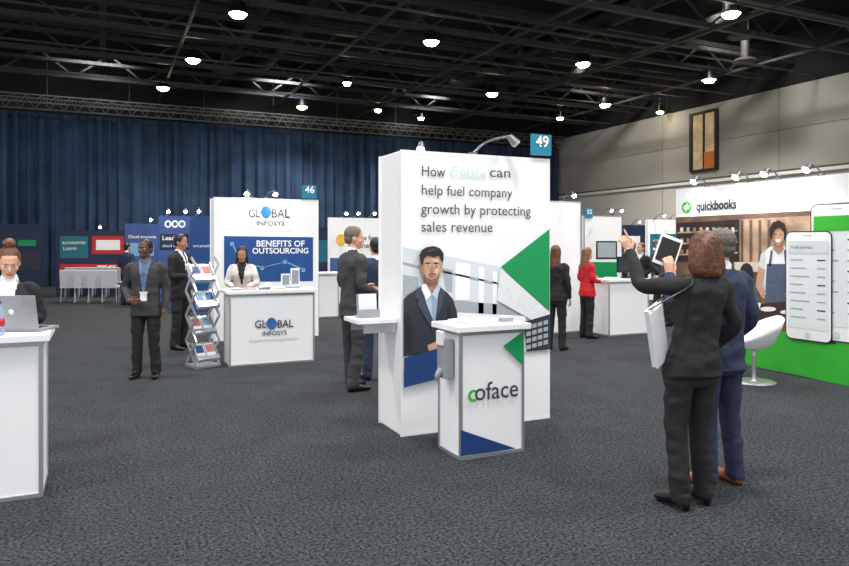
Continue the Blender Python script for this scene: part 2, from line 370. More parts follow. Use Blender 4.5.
for t,x0,x1,yb in (("help fuel company",420.5,511,194.6),("How",420.5,444,176),("can",488.5,509,176.8),("growth by protecting",420.5,530,213.6),("sales revenue",420.5,491.5,231.5)):
    k=P.text(t,x0,x1,yb,INK,tower,lay=3,bold=.0,hk=HK*1.04 if HK else None); HK=HK or k
P.text("Coface",449,485,176.4,INKL,tower,lay=3,bold=.0,hk=HK*1.04)
P.done(tower)
numsign(P,tower,530.5,549.5,134,156,"49")
g=Geo(); x0,y0=c0[0],c0[1]
g.bb((x0-.36,y0+.1,.985),(x0-.001,y0+.48,1.02),WHITE); g.bb((x0-.3,y0+.12,.9),(x0-.002,y0+.14,.985),ALU); g.bb((x0-.3,y0+.43,.9),(x0-.002,y0+.45,.985),ALU); g.build('shelf',parent=tower)
p=V((x0-.2,y0+.3,1.021)); g=Geo(); M=Matrix.Translation(p)
for i in range(5): g.box((0,-.02+.012*i,.11),(.17,.006,.2),BLUE if i%2 else PAPER,M@Matrix.Rotation(-.12,4,'X'))
g.box((0,0,.01),(.2,.12,.02),GREY,M); g.box((0,-.05,.04),(.2,.006,.07),GREY,M); g.build('brochure_holder',origin=p)
spot_arm((c0[0]+.43,c0[1]+TD-.05,2.5),(-.3,-.5,0),L=.08,rise=.13,hs=.9)
spot_arm((c0[0]+.78,c0[1]+.12,2.5),(.9,-.7,0),L=.34,lit=False,rise=.17)
# small front counter
c1=floor_pt(460,461); P,cnt=counter('promotional_counter',c1,.59,.39,1.04)
P.poly([(503,346),(523,331.5),(523,365)],GREEN,1); P.poly([(460.8,430),(516,448.5),(460.8,456)],NAVY,1)
P.text("c",467,475.5,402,QGREEN,cnt,bold=.01,ys=1.0); P.text("oface",474,517,400.6,INK,cnt,bold=.006,ys=1.05); P.done(cnt)
g=Geo(); x0,y0=c1[0],c1[1]
g.bb((x0-.08,y0+.1,.62),(x0-.002,y0+.24,.93),GREY); g.bb((x0-.1,y0+.12,.88),(x0-.07,y0+.22,.99),PAPER); g.tube([(x0-.08,y0+.17,.68),(x0-.11,y0+.17,.64),(x0-.11,y0+.17,.6)],[.03,.025,.015],GREY,10); g.build('leaflet_holder',parent=cnt,bevel=.01)
brochures(V((x0+.13,y0+.17,1.04)),.3,5,.16,.22); brochures(V((x0+.34,y0+.22,1.04)),-.2,4,.15,.21); 
p=V((x0+.5,y0+.14,1.041)); g=Geo(); g.box(p+V((0,0,.015)),(.1,.07,.03),GREY); g.box(p+V((0,.01,.035)),(.085,.045,.02),PAPER); g.build('business_card_tray',origin=p)
# ---------------------------------------------------------------- left booth
c2=at_depth(214,11.93); P,gb=slab('booth_back_wall',c2,X_,1.86,2.5,.5,WHITE,frame=False)
P.poly([(224,236),(313,237.2),(313,281),(224,282)],BLUE,1)
P.text("BENEFITS OF",256,304,246.5,WHITE2,gb,bold=.015); P.text("OUTSOURCING",252,308,253.6,WHITE2,gb,bold=.015)
for a,b in((232,244),(240,262),(262,268),(285,262),(303,270),(245,274)): P.disc(a,b,2.2,2.2,mat('print_cyan',(120,180,225),.5),2)
for a,b in(((232,244),(240,262)),((240,262),(262,268)),((262,268),(285,262)),((285,262),(303,270))): P.poly([a,(a[0]+.8,a[1]-.8),(b[0]+.8,b[1]-.8),b],MC['print_cyan'],2)
P.text("GL",248,260,217,INK,gb,bold=.01,ys=1.15); P.text("BAL",271,289,217.4,INK,gb,bold=.01,ys=1.15); P.disc(266,212,5,6.2,GLOBE,2); P.disc(266,212,7.5,2.2,mat('print_silver',(150,170,190),.5),1)
P.text("INFOSYS",256,284,225.4,INK,gb,bold=.01); P.text("Accounts Outsourcing Solutions",247,292,231.5,MG,gb); P.done(gb)
numsign(P,gb,302,316,185,198.5,"46")
for px in (252,266):
    b=at_depth(px,12.35,2.5); spot_arm(b,(-.6 if px<260 else .5,-1,0),L=.2,rise=.13,light=(14,(b.x,b.y,1.6)))
c3=floor_pt(229,367.5); P,gc=counter('reception_counter',c3,1.2,.45,1.04)
P.text("GL",254.5,266,328,INK,gc,bold=.01,ys=1.15); P.text("BAL",277,292.5,327.6,INK,gc,bold=.01,ys=1.15); P.disc(271.5,323.5,5,6,GLOBE,2); P.disc(271.5,323.5,7.5,2.2,MC['print_silver'],1)
P.text("INFOSYS",262,286,335.8,INK,gc,bold=.01); P.text("Accounts Outsourcing Solutions",249,297,342,MG,gc); P.done(gc)
for i,(u,vv) in enumerate(((.12,.12),(.31,.1),(.5,.11),(.72,.13))): brochures(V((c3[0]+u,c3[1]+vv,1.04)),random.uniform(-.15,.15),5+i%3,.14,.2,[PAPER,PAPER,mat('paper_orange',(220,150,60),.6)] if i%2 else [PAPER,BLUE])
for u,hh in((1.0,.28),(.86,.2)):
    p=V((c3[0]+u,c3[1]+.32,1.041)); g=Geo(); g.box(p+V((0,0,.01)),(.13,.1,.02),GREY); g.box(p+V((0,.02,hh/2+.01)),(.13,.015,hh),PAPER); g.box(p+V((0,.005,hh/2+.02)),(.1,.004,hh*.7),mat('paper_grey',(130,140,150),.6)); g.build('leaflet_stand',origin=p)
p=V((c3[0]+.6,c3[1]+.34,1.041)); g=Geo(); g.cyl(p,p+V((0,0,.09)),.03,.04,WHITE,16); g.tube([p+V((.035,0,.065)),p+V((.06,0,.05)),p+V((.03,0,.02))],[.006]*3,WHITE,6); g.build('coffee_cup',origin=p)
# zigzag literature rack
p=floor_pt(203,366); g=Geo(); M=Matrix.Translation(p)@Matrix.Rotation(math.radians(20),4,'Z')
g.box((0,0,.015),(.36,.34,.03),ALU,M)
for i in range(4):
    z=.2+.36*i; yy=.05 if i%2 else -.05
    A=M@Matrix.Translation((0,yy,z))@Matrix.Rotation(math.radians(-38),4,'X')
    g.box((0,0,.0),(.31,.01,.3),ALU,A); g.box((0,-.03,-.14),(.31,.06,.012),ALU,A); g.box((0,-.06,-.12),(.31,.008,.06),ALU,A)
    for s in(-.155,.155): g.box((s,-.02,0),(.01,.05,.3),ALU,A)
    for s in(-.075,.075):
        g.box((s,-.015,0),(.13,.01,.24),PAPER,A); g.box((s,-.022,.04),(.11,.003,.12),[BLUE,mat('paper_rose',(190,120,120),.6),mat('paper_sky',(130,170,205),.6)][(i+(s>0))%3],A)
for s in(-.17,.17):
    q=[(s,-.14,.03),(s,.16,.36),(s,-.14,.7),(s,.16,1.04),(s,-.12,1.4),(s,.0,1.5)]
    for a,b in zip(q,q[1:]): g.beam(M@V(a),M@V(b),.02,.03,ALU)
    q=[(s,.16,.03),(s,-.14,.36),(s,.16,.7),(s,-.14,1.04),(s,.16,1.4)]
    for a,b in zip(q,q[1:]): g.beam(M@V(a),M@V(b),.02,.03,ALU)
g.build('literature_rack',origin=p)
# ---------------------------------------------------------------- left counter + laptop
w=1.4; c4=floor_pt(43,497); c4=V((c4.x-w,c4.y,0)); P,lc=counter('reception_counter',c4,w,.5,1.08)
P.done(lc)
q=at_depth(25,4.79,1.081); laptop(q,-TH-.08,GREY,10,.35)
p=at_depth(-1,4.5,1.081); g=Geo(); bm=mat('bottle_clear',(170,190,215),.1,alpha=.6)
g.tube([p+V((0,0,.01)),p+V((0,0,.12)),p+V((0,0,.17)),p+V((0,0,.2))],[.032,.033,.022,.012],bm,14); g.cyl(p+V((0,0,.205)),p+V((0,0,.225)),.014,.014,BLUE,12); g.cyl(p+V((0,0,.06)),p+V((0,0,.11)),.034,.034,RED,14); g.build('water_bottle',origin=p,smooth=True)
# ---------------------------------------------------------------- graphic wall on right
q0=at_depth(676,10.72); P,qb=slab('booth_graphic_wall',q0,YN,4.2,2.53,.12,WHITE,frame=False)
P.poly([(0.0,1.0),(4.2,1.0),(4.2,2.1),(0,2.1)],BRN,1,ref=False); P.poly([(0,0.01),(4.2,.01),(4.2,1.0),(0,1.0)],BRN2,1,ref=False)
TAN=mat('print_tan',(190,160,134),.5,var=.35,scale=5); CRM=mat('print_cream',(226,212,196),.5,var=.1)
P.poly([(677.5,223),(740,219.5),(740,262),(677.5,262)],DBR,2)
for i in range(3):
    P.poly([(678,232+i*11),(738,230+i*11),(738,231.5+i*11),(678,233.5+i*11)],TAN,3)
    for j in range(9): P.poly([(681+j*6.4,232.5+i*11-5),(684+j*6.4,232.3+i*11-5),(684+j*6.4,232.3+i*11),(681+j*6.4,232.5+i*11)],[CRM,MG,BRN2,SKINP][(i+j)%4],4)
P.poly([(740,219.5),(812,215.5),(812,262),(740,262)],TAN,2)
for i in range(5): P.poly([(741+9*i,220),(744+9*i,220),(744+9*i,262),(741+9*i,262)],BRN,3)
P.poly([(735,262),(812,262),(812,272),(735,272)],CRM,3); P.poly([(677.5,262),(735,262),(735,300),(677.5,306)],BRN,2)
P.poly([(677.5,300),(790,292),(812,330),(677.5,346)],BRN2,3)
P.poly([(759,268),(762,254),(771,246.5),(787,246),(793,252),(797,273),(794,302),(763,298)],WHITE2,4)
P.poly([(759,268),(762,254),(767,250),(766,266),(765,298),(763,298)],LG,5)
P.poly([(768,264),(789,264),(792,306),(766,302)],mat('print_apron',(84,96,122),.5,var=.2),6); P.poly([(772,250),(774,250),(772,266),(769.5,266)],MC['print_apron'],6); P.poly([(785,250),(787,250),(789,266),(786.5,266)],MC['print_apron'],6)
P.poly([(775.5,243),(783.5,243),(785,249),(779.5,254),(774,249)],SH1,6)
P.poly([(773.8,232),(774,239),(776,243.5),(779.6,246),(783,243.5),(785.4,238),(785.6,231),(781,227),(776,228)],SKINP,7); P.poly([(773.8,232),(774,239),(776,243.5),(777.6,244.8),(776.3,238),(776.5,230)],SH1,8)
P.poly([(773.5,241),(771.5,236),(771.3,229),(774.5,222.5),(781,220.5),(786.5,223.5),(788.6,231),(787.5,239),(785.8,241),(785.6,232),(781,227.5),(776.5,230),(774.3,236)],DBR,9)
P.poly([(776.8,239.4),(783,239.2),(781.4,242),(778.4,242)],WHITE2,9)
for a in(777.6,782.4): P.disc(a,234.6,.9,.7,DBR,9)
P.poly([(760,266),(766,270),(763,284),(768,294),(763,297),(757,286)],SKINP,7)
P.poly([(793,262),(798,272),(797,290),(788,298),(786,294),(792,286)],SKINP,7)
P.disc(748,272,6.5,9,DBR,7); P.poly([(736,300),(738,286),(746,280),(756,283),(761,296),(762,318),(737,322)],mat('print_olive',(92,98,84),.5,var=.3),6)
P.disc(731,276,5.5,8,BRN,6); P.poly([(722,308),(723,292),(730,286),(737,290),(738,318)],mat('print_denim',(84,104,140),.5,var=.2),5)
P.poly([(742,306),(800,300),(806,318),(748,330)],mat('print_table',(70,46,36),.5,var=.3),8); P.disc(770,309,8,2.4,WHITE2,9); P.disc(788,312,6,2,WHITE2,9); P.poly([(758,303),(763,302.6),(762,309),(759,309.3)],WHITE2,10)
P.poly([(677.5,349),(677.5,334),(720,330),(765,325),(800,336),(849,347),(890,351),(890,394)],QGREEN,11)
P.poly([(2.6,.01),(4.2,.01),(4.2,.62),(2.6,.55)],QGREEN,10,ref=False)
PSC=mat('print_screen',(232,238,241),.5,var=.01)
def phone(x0,x1,yt,yb,hdr,lay,rows):
    u0,_=P.uv(x0,yt); u1,_=P.uv(x1,yt); um=(u0+u1)/2; xm=(x0+x1)/2
    _,z1=P.uv(xm,yt); _,z0=P.uv(xm,yb); w=u1-u0; h=z1-z0
    P.rrect(u0,z0,u1,z1,w*.13,DG,lay); P.rrect(u0+w*.025,z0+w*.025,u1-w*.025,z1-w*.025,w*.11,WHITE2,lay+1)
    P.poly([(u0+w*.07,z0+h*.11),(u1-w*.07,z0+h*.11),(u1-w*.07,z1-h*.09),(u0+w*.07,z1-h*.09)],PSC,lay+2,ref=False)
    P.poly([(u0+w*.07,z1-h*.2),(u1-w*.07,z1-h*.2),(u1-w*.07,z1-h*.09),(u0+w*.07,z1-h*.09)],hdr,lay+3,ref=False)
    for i in range(rows):
        z=z1-h*.27-i*h*.075; P.poly([(u0+w*.13,z),(u0+w*(.4+.07*(i%3)),z),(u0+w*(.4+.07*(i%3)),z+h*.012),(u0+w*.13,z+h*.012)],MG,lay+3,ref=False)
        P.poly([(u1-w*.3,z),(u1-w*.13,z),(u1-w*.13,z+h*.012),(u1-w*.3,z+h*.012)],INK if i%3==0 else MG,lay+3,ref=False)
    P.rrect(um-w*.06,z0+h*.025,um+w*.06,z0+h*.025+w*.12,w*.055,LG,lay+3); P.poly([(um-w*.1,z1-h*.045),(um+w*.1,z1-h*.045),(um+w*.1,z1-h*.038),(um-w*.1,z1-h*.038)],MG,lay+3,ref=False)
    return u0,u1,z0,z1
phone(813,868,203,342,QGREEN,12,8)
u0,u1,z0,z1=phone(789,836,231,341,LG,17,8)
P.textu("Profit and loss",u0+(u1-u0)*.14,u0+(u1-u0)*.6,z1-(z1-z0)*.16,INK,qb,lay=21)
P.disc(687,207.5,4.8,5.6,QGREEN,2); P.text("qb",684,690,209.3,WHITE2,qb,lay=3,bold=.03); P.text("quickbooks",696.5,737,210.5,INK,qb,lay=2,bold=.035,ys=1.2); P.text("intuit",697,709,202,INK,qb,lay=2)
P.done(qb)
for u in(.55,1.3,1.75,2.35): spot_arm(P.pt(u,2.53,-.06),(-1,.25,0),L=.16,rise=.14,hs=1.15,light=(20,P.pt(u,1.5)))
# tulip chair
p=floor_pt(754,382); M=Matrix.Translation(p)@Matrix.Rotation(math.radians(-35),4,'Z')
g=Geo(); g.cyl((0,0,0),(0,0,.012),.25,.245,ALU,32,M); g.tube([(0,0,.01),(0,0,.05),(0,0,.4)],[.07,.024,.024],ALU,14,M=M)
n=40;K=9;vs=[];fs=[]
for i in range(K+1):
    t=i/K
    for j in range(n):
        a=2*math.pi*j/n; bk=(1+math.cos(a))/2; r=.02+.27*(t**.55)+(.05*bk*t*t); hgt=.07+.33*bk**1.2
        sq=1/ (abs(math.cos(a))**3+abs(math.sin(a))**3)**(1/3)
        vs.append((r*math.cos(a)*min(sq,1.15)*.92,r*math.sin(a)*min(sq,1.15)*1.02,.41+hgt*t**2.2))
for i in range(K):
    for j in range(n): 
        a=math.cos(2*math.pi*(j+.5)/n)
        if i==5 and a>.9: continue
        fs.append((i*n+j,i*n+(j+1)%n,(i+1)*n+(j+1)%n,(i+1)*n+j))
fs.append(tuple(range(n))[::-1])
SH=mat('chair_shell_white',(240,240,238),.3,var=.01)
ch_root=g.build('swivel_chair',origin=p,smooth=True)
g2=Geo(); g2.add(vs,fs,SH,M); sh=g2.build('seat_shell',smooth=True,parent=ch_root); so=sh.modifiers.new('t','SOLIDIFY'); so.thickness=.02; 
# ---------------------------------------------------------------- distant booths
TEALP=mat('print_teal',(20,110,130),.5); DNV=mat('print_deepnavy',(24,38,72),.5,var=.2,scale=2); IND=mat('print_indigo',(62,90,154),.5,var=.25,scale=1.5)
def booth(name,px0,px1,d,h,m,frame=False,t=.12):
    p0=at_depth(px0,d); Pn=Panel(p0,X_); L=Pn.uv(px1,300)[0]; return slab(name,p0,X_,L,h,t,m,frame)
P,o=booth('booth_back_wall',56,125,22.6,2.15,DNV); P.poly([(60,236),(88,236.5),(88,258),(60,258)],TEALP,1); P.poly([(92,236),(124,236),(124,254),(92,254)],RED,1); P.poly([(60,264),(124,264),(124,273),(60,273)],RED,1); P.text("ACCOUNTEX",62,86,244,WHITE2,o,bold=.02); P.text("Learn",63,76,250,WHITE2,o); P.text("TECH",97,120,271.5,WHITE2,o,bold=.03); P.poly([(96,240),(120,240),(120,250),(96,250)],WHITE2,2); P.done(o); spot_arm(at_depth(100,22.65,2.15),(0,-1,0))
P,o=booth('booth_back_wall',125,160,20.8,2.32,IND); P.text("Cloud accounts",128,156,238,WHITE2,o,bold=.02); P.poly([(126,262),(158,262),(158,280),(126,280)],DNV,1); P.poly([(130,243),(154,243),(154,256),(130,256)],MC['print_cyan'],1); P.done(o); spot_arm(at_depth(150,20.85,2.32),(0,-1,0))
P,o=booth('booth_back_wall',159,190,18.3,2.45,IND)
P.poly([(160,234),(189,234),(189,250),(160,250)],DNV,1); P.text("Leading",162,182,240,WHITE2,o,bold=.02); P.text("cloud software",162,188,247,WHITE2,o)
for a in(168,175,182): P.disc(a,224,3.6,3.8,WHITE2,1); P.disc(a,224,1.9,2.1,IND,2)
P.done(o); spot_arm(at_depth(167,18.35,2.45),(0,-1,0)); spot_arm(at_depth(184,18.35,2.45),(0,-1,0))
P,o=booth('booth_back_wall',191,215,17.2,2.4,BLUE); P.text("and people",193,210,247,WHITE2,o,bold=.01); P.poly([(192,262),(214,262),(214,284),(192,284)],TEALP,1); P.done(o); spot_arm(at_depth(197,17.25,2.4),(0,-1,0))
P,o=booth('booth_back_wall',329,400,19.5,2.45,WHITE); P.disc(341,240,5,6,mat('print_yellow',(232,190,60),.5),1); P.text("advice for",350,376,240,INK,o,bold=.01); P.text("business",350,374,248,INK,o,bold=.01); P.poly([(330,258),(398,258),(398,272),(330,272)],IND,1); P.done(o)
for px in(342,354,370): spot_arm(at_depth(px,19.55,2.45),(0,-1,0))
P,o=booth('booth_back_wall',546,581,12.9,2.5,WHITE,True,t=1.0); P.done(o); spot_arm(at_depth(562,13.3,2.5),(0,-1,0))
P,o=booth('booth_back_wall',584,622,18,2.45,WHITE,True); P.poly([(596,241),(617,241),(617,259),(596,259)],BLK,1); P.poly([(597.5,242.5),(615.5,242.5),(615.5,257.5),(597.5,257.5)],MG,2); P.poly([(590,262),(617,262),(617,280),(590,280)],GREEN,1); P.done(o); spot_arm(at_depth(602,18.05,2.45),(0,-1,0)); spot_arm(at_depth(612,18.05,2.45),(0,-1,0)); numsign(P,o,585,592,208,218,"52")
P,o=booth('booth_back_wall',620,650,25,2.4,DNV); P.poly([(624,236),(640,236),(640,256),(624,256)],WHITE2,1); P.disc(632,246,4,5,IND,2); P.done(o); spot_arm(at_depth(632,25.05,2.4),(0,-1,0))
P,o=booth('booth_back_wall',648,690,21,2.45,WHITE); P.poly([(650,234),(676,234),(676,270),(650,270)],TEALP,1); P.poly([(653,240),(670,240),(670,250),(653,250)],WHITE2,2); P.done(o); spot_arm(at_depth(655,21.05,2.45),(0,-1,0)); spot_arm(at_depth(670,21.05,2.45),(0,-1,0))
P,o=booth('booth_back_wall',0,44,27,2.5,DNV); P.poly([(18,240),(36,240),(36,246),(18,246)],GREEN,1); P.poly([(8,252),(40,252),(40,270),(8,270)],DG,1); P.done(o)
P,o=booth('booth_side_wall',270,331,24,2.3,DNV); P.poly([(318,240),(329,240),(329,262),(318,262)],TEALP,1); P.done(o)
for px,py,wd,dd in((609,336.5,.95,.5),(318,318,.5,.4)):
    Pn,o=counter('reception_counter',floor_pt(px,py),wd,dd,1.04)
pp=floor_pt(609,336.5)
brochures(V((pp.x+.2,pp.y+.2,1.04)),.2,5); 
g=Geo(); q=V((pp.x+.65,pp.y+.25,1.041)); g.box(q+V((0,0,.008)),(.22,.16,.016),BLK); g.box(q+V((0,.02,.08)),(.03,.02,.14),BLK); g.box(q+V((0,0,.26)),(.5,.03,.3),BLK); g.box(q+V((0,-.017,.26)),(.46,.004,.26),DG); g.build('monitor',origin=q)
def conf_chair(p,yaw):
    M=Matrix.Translation(p)@Matrix.Rotation(yaw,4,'Z'); g=Geo(); m=mat('chair_cover_white',(205,208,214),.7)
    g.box((0,0,.45),(.44,.44,.06),m,M); A=M@Matrix.Translation((0,.21,.48))@Matrix.Rotation(-.15,4,'X'); g.box((0,0,.24),(.43,.05,.46),m,A)
    for a in(-.2,.2):
        g.cyl((a,-.19,0),(a*.9,-.17,.43),.013,.013,ALU,8,M); g.cyl((a,.22,0),(a*.9,.19,.43),.013,.013,ALU,8,M)
    g.build('conference_chair',origin=p,bevel=.01)
for i in range(4):
    for j,(py) in enumerate((302,296)):
        a=floor_pt(70+i*13.5+j*4,py); conf_chair(a,math.radians(170))
# ---------------------------------------------------------------- people
def cloth(n,c): return mat('cloth_'+n,c,.85,var=.14,scale=9,bump=.015,bscale=12)
CL=dict(black=cloth('black',(28,28,31)),char=cloth('charcoal',(56,56,60)),navy=cloth('navy',(42,52,78)),dgrey=cloth('darkgrey',(58,56,58)),white=cloth('white',(232,232,236)),red=cloth('red',(205,28,40)),blue=cloth('blue',(90,120,170)),lace=cloth('cream',(214,208,204)),steel=cloth('steel',(96,108,130)),shirtb=cloth('shirtblue',(160,178,206)))
SK=dict(fair=mat('skin_fair',(220,168,142),.5,var=.05),tan=mat('skin_tan',(180,128,98),.5,var=.05),dark=mat('skin_dark',(98,64,48),.45,var=.06))
HR=dict(brown=mat('hair_brown',(98,60,38),.45,var=.5,scale=40,bump=.01),black=mat('hair_black',(22,18,18),.45,var=.4,scale=40,bump=.01),grey=mat('hair_grey',(104,94,86),.6,var=.3,scale=40,bump=.01),ginger=mat('hair_ginger',(128,84,52),.5,var=.4,scale=40,bump=.01))
SHB=mat('shoe_black',(16,16,17),.3); SHT=mat('shoe_tan',(150,88,50),.35); EYW=mat('eye_white',(225,222,218),.2); EYI=mat('eye_iris',(38,26,20),.2); LIP=mat('lip',(178,96,88),.4)
def remesh(g,vox,it=3,disp=0,cls=None):
    me=g.mesh('tmp'); ob=bpy.data.objects.new('tmp',me); sc.collection.objects.link(ob)
    r=ob.modifiers.new('r','REMESH'); r.mode='VOXEL'; r.voxel_size=vox
    s=ob.modifiers.new('s','SMOOTH'); s.factor=.5; s.iterations=it
    dg=bpy.context.evaluated_depsgraph_get(); dg.update(); m2=bpy.data.meshes.new_from_object(ob.evaluated_get(dg))
    vs=[v.co.copy() for v in m2.vertices]; fs=[tuple(p.vertices) for p in m2.polygons]
    bpy.data.objects.remove(ob); bpy.data.meshes.remove(me); bpy.data.meshes.remove(m2)
    bv=BVHTree.FromPolygons(g.v,g.f); ms=[]
    for f in fs:
        c=sum((vs[i] for i in f),V())/len(f); q=bv.find_nearest(c); k=g.mats[g.m[q[2]]]
        if cls: k=cls(c,k)
        ms.append(k)
    if disp:
        for i,p in enumerate(vs):
            if p.z<1.46 and p.z>.1:
                q=noise.noise(V((p.x*5,p.y*5,p.z*9)))+.6*noise.noise(V((p.x*11,p.y*11+5,p.z*17)))
                if p.z<.8: q+=.5*noise.noise(V((p.x*9,p.y*9,p.z*24)))*(1.3-p.z)
                r=V((p.x,p.y,0)); 
                vs[i]=p+ (r.normalized() if r.length>.01 else r)*q*disp
    return vs,fs,ms
def ringz(z,rx,ry,cx=0,cy=0,n=28,pw=2.4):
    o=[]
    for q in range(n):
        a=2*math.pi*q/n; c,s=math.cos(a),math.sin(a)
        o.append(V((cx+rx*math.copysign(abs(c)**(2/pw),c),cy+ry*math.copysign(abs(s)**(2/pw),s),z)))
    return o
TM=[(.79,.188,.132,0),(.86,.184,.13,0),(.95,.176,.126,0),(1.05,.165,.12,0),(1.14,.166,.118,0),(1.24,.18,.124,0),(1.33,.192,.124,.005),(1.40,.186,.108,.01),(1.445,.14,.085,.015),(1.48,.085,.068,.015),(1.505,.066,.06,.012)]
TF=[(.83,.196,.14,0),(.90,.188,.134,0),(.97,.172,.124,0),(1.06,.150,.11,0),(1.13,.146,.106,0),(1.22,.16,.116,-.01),(1.29,.174,.128,-.015),(1.36,.176,.114,0),(1.41,.158,.094,.01),(1.445,.11,.075,.014),(1.475,.066,.06,.014),(1.495,.056,.054,.012)]
def hand(M,mir,curl,skin,point=False):
    g=Geo(); g.tube([(0,0,-.03),(0,0,.0),(0,0,.045),(0,0,.088)],[(.024,.02),(.026,.018),(.037,.015),(.04,.012)],skin,12,ref=(1,0,0),k=3)
    for fi,(x,l,cm_) in enumerate(((-.03,.062,1.3),(-.0105,.078,1.15),(.0105,.086,1.05),(.03,.076,.8))):
        x*=mir; p=V((x,0,.08)); P=[p]; a=0; cc=curl*cm_
        if point: cc=.08 if fi==3 else 1.05
        for fr,b in((.47,.5),(.3,.9),(.25,.7)):
            a+=cc*b; p=p+V((x*.08,math.sin(a),math.cos(a)))*(l*fr+.004); P.append(p)
        g.tube(P,[.0098,.0092,.0085,.0068],skin,8,k=3,ref=(1,0,0))
    g.tube([V((.022*mir,.004,.015)),V((.048*mir,.014,.04)),V((.056*mir,.024,.068)),V((.052*mir,.034,.092))],[.014,.0125,.0105,.008],skin,8,k=3,ref=(1,0,0))
    vs,fs,ms=remesh(g,.0042,2); return [M@v for v in vs],fs,ms
def figure(name,pos,face,H,fem=False,j=None,lean=(0,0),top='black',leg='black',shirt='white',skin='fair',hair='black',style='short',head=(0,0),hands=None,shoe=SHB,vneck=True,tie=None,vox=.0115,heels=False,bare=False,lanyard=None,headshift=(0,0)):
    j=j or {}; hands=hands or {}; k=H/1.75; top=CL[top];leg=CL[leg];shirt=CL[shirt];skin=SK[skin];hair=HR[hair]
    lx,ly=lean
    def LN(p):
        p=V(p); t=max(0,p.z-.93); return V((p.x+lx*t,p.y+ly*t,p.z-(.25*(abs(ly)**1.6))*t))
    B=Geo(); T=TF if fem else TM; w=.158 if fem else .178
    J={'shn':(-w,.005,1.40),'shp':(w,.005,1.40),'eln':(-w-.06,.04,1.13),'elp':(w+.06,.04,1.13),'wrn':(-w-.065,-.04,.89),'wrp':(w+.065,-.04,.89),
       'hin':(-.09,0,.92),'hip':(.09,0,.92),'knn':(-.1,-.01,.5),'knp':(.1,-.01,.5),'ann':(-.115,.025,.09),'anp':(.115,.025,.09),'ton':(-.14,-.17,.03),'top':(.14,-.17,.03)}
    J.update(j)
    def tr(r): return [LN(q) for q in r]
    B.loft([tr(ringz(z,rx,ry,0,cy)) for z,rx,ry,cy in T],top)
    B.loft([ringz(z,rx,ry,0,0.005) for z,rx,ry in((.76,.12,.09),(.82,.16,.112),(.9,.166,.115),(1.0,.15,.105))],leg)
    for s in 'np':
        h,kn,an,to=[V(J[q+s]) for q in('hi','kn','an','to')]
        B.tube([h,h.lerp(kn,.5),kn,kn.lerp(an,.5),an,an-V((0,0,.03))],[(.1,.105),(.086,.09),(.07,.072),(.066,.068),(.062,.068),(.06,.074)],leg,18)
        fd=(to-an); fd.z=0; fd.normalize(); hl=an-fd*.045; hl.z=.045; zz=.045 if not heels else .075
        hl.z=zz; mid=an+fd*.07; mid.z=.042 if not heels else .05; tt=V((to.x,to.y,.03)) 
        B.tube([hl,mid,tt.lerp(mid,.35),tt],[(.036,.045),(.038,.042),(.042,.032),(.032,.024)],shoe,12,ref=fd.cross(V((0,0,1))))
        if heels: B.cyl(V((hl.x,hl.y,0)),V((hl.x,hl.y,.08)),.02,.026,shoe,10)
        sh,el,wr=[V(J[q+s]) for q in('sh','el','wr')]; r=.95 if fem else 1
        sg=-1 if s=='n' else 1
        ins=LN(sh-V((sg*.05,0,-.01))); sh=LN(sh);el=LN(el);wr=LN(wr)
        B.tube([ins,sh,sh.lerp(el,.5),el,el.lerp(wr,.5),wr],[.055*r,.066*r,.062*r,.053*r,.049*r,.040*r],top,16)
        d=(wr-el).normalized(); B.tube([wr-d*.02,wr+d*.018],[.031*r,.030*r],shirt if not bare else skin,12)
    B.tube([LN((0,.012,1.42)),LN((0,.006,1.49)),LN((0,-.002,1.57))],[.058,.054 if not fem else .047,.054 if not fem else .047],skin,16)
    if vneck:
        B.tube([LN((0,.02,1.47)),LN((0,.01,1.515))],[(.07,.066),(.062,.06)],shirt,16)
    def cls(c,m):
        t=max(0,c.z-.93); x=c.x-lx*t; y=c.y-ly*t
        if m==top and vneck and y<-.02:
            zz=c.z+ (.25*(abs(ly)**1.6))*t
            if zz>1.12 and zz<1.52 and abs(x)<.008+(zz-1.12)*.19:
                if tie and abs(x)<.02: return CL[tie]
                return shirt
        return m
    def cls2(c,m):
        m2=cls(c,m); t=max(0,c.z-.93); x=c.x-lx*t; y=c.y-ly*t
        if lanyard and m in(top,shirt) and y<-.03:
            if 1.1<c.z<1.47 and abs(abs(x)-(c.z-1.1)*.16)<.012: return CL[lanyard]
            if .98<c.z<1.1 and abs(x)<.045: return CL['white']
        return m2
    vs,fs,ms=remesh(B,vox,3,.012,cls2)
    O=Geo(); 
    def push(vs,fs,ms):
        o=len(O.v); O.v+=[v.copy() for v in vs]; O.f+=[tuple(i+o for i in f) for f in fs]; O.m+=[O.mi(m) for m in ms]
    push(vs,fs,ms)
    Hd=Geo()
    prof=[(0.004,.022,.02,-.052),(.014,.033,.034,-.048),(.035,.046,.056,-.032),(.06,.056,.073,-.018),(.085,.063,.084,-.008),(.115,.069,.091,0),(.15,.073,.096,.003),(.182,.069,.09,.004),(.206,.055,.073,.006),(.222,.036,.05,.007),(.23,.015,.02,.007)]
    Hd.loft([ringz(z,rx,ry,0,cy,24,2.2) for z,rx,ry,cy in prof],skin)
    Hd.tube([(0,-.086,.122),(0,-.101,.095),(0,-.104,.08)],[.007,.011,.013],skin,10); Hd.ell((0,-.096,.077),(.017,.012,.009),skin,10)
    Hd.ell((0,-.086,.137),(.05,.012,.009),skin,12)
    for sx in(-1,1):
        Hd.ell((sx*.074,.008,.103),(.009,.019,.031),skin,12); Hd.ell((sx*.042,-.062,.088),(.022,.022,.018),skin,10)
    Hd.ell((0,-.082,.048),(.024,.013,.006),LIP,10); Hd.ell((0,-.079,.038),(.02,.014,.007),LIP,10)
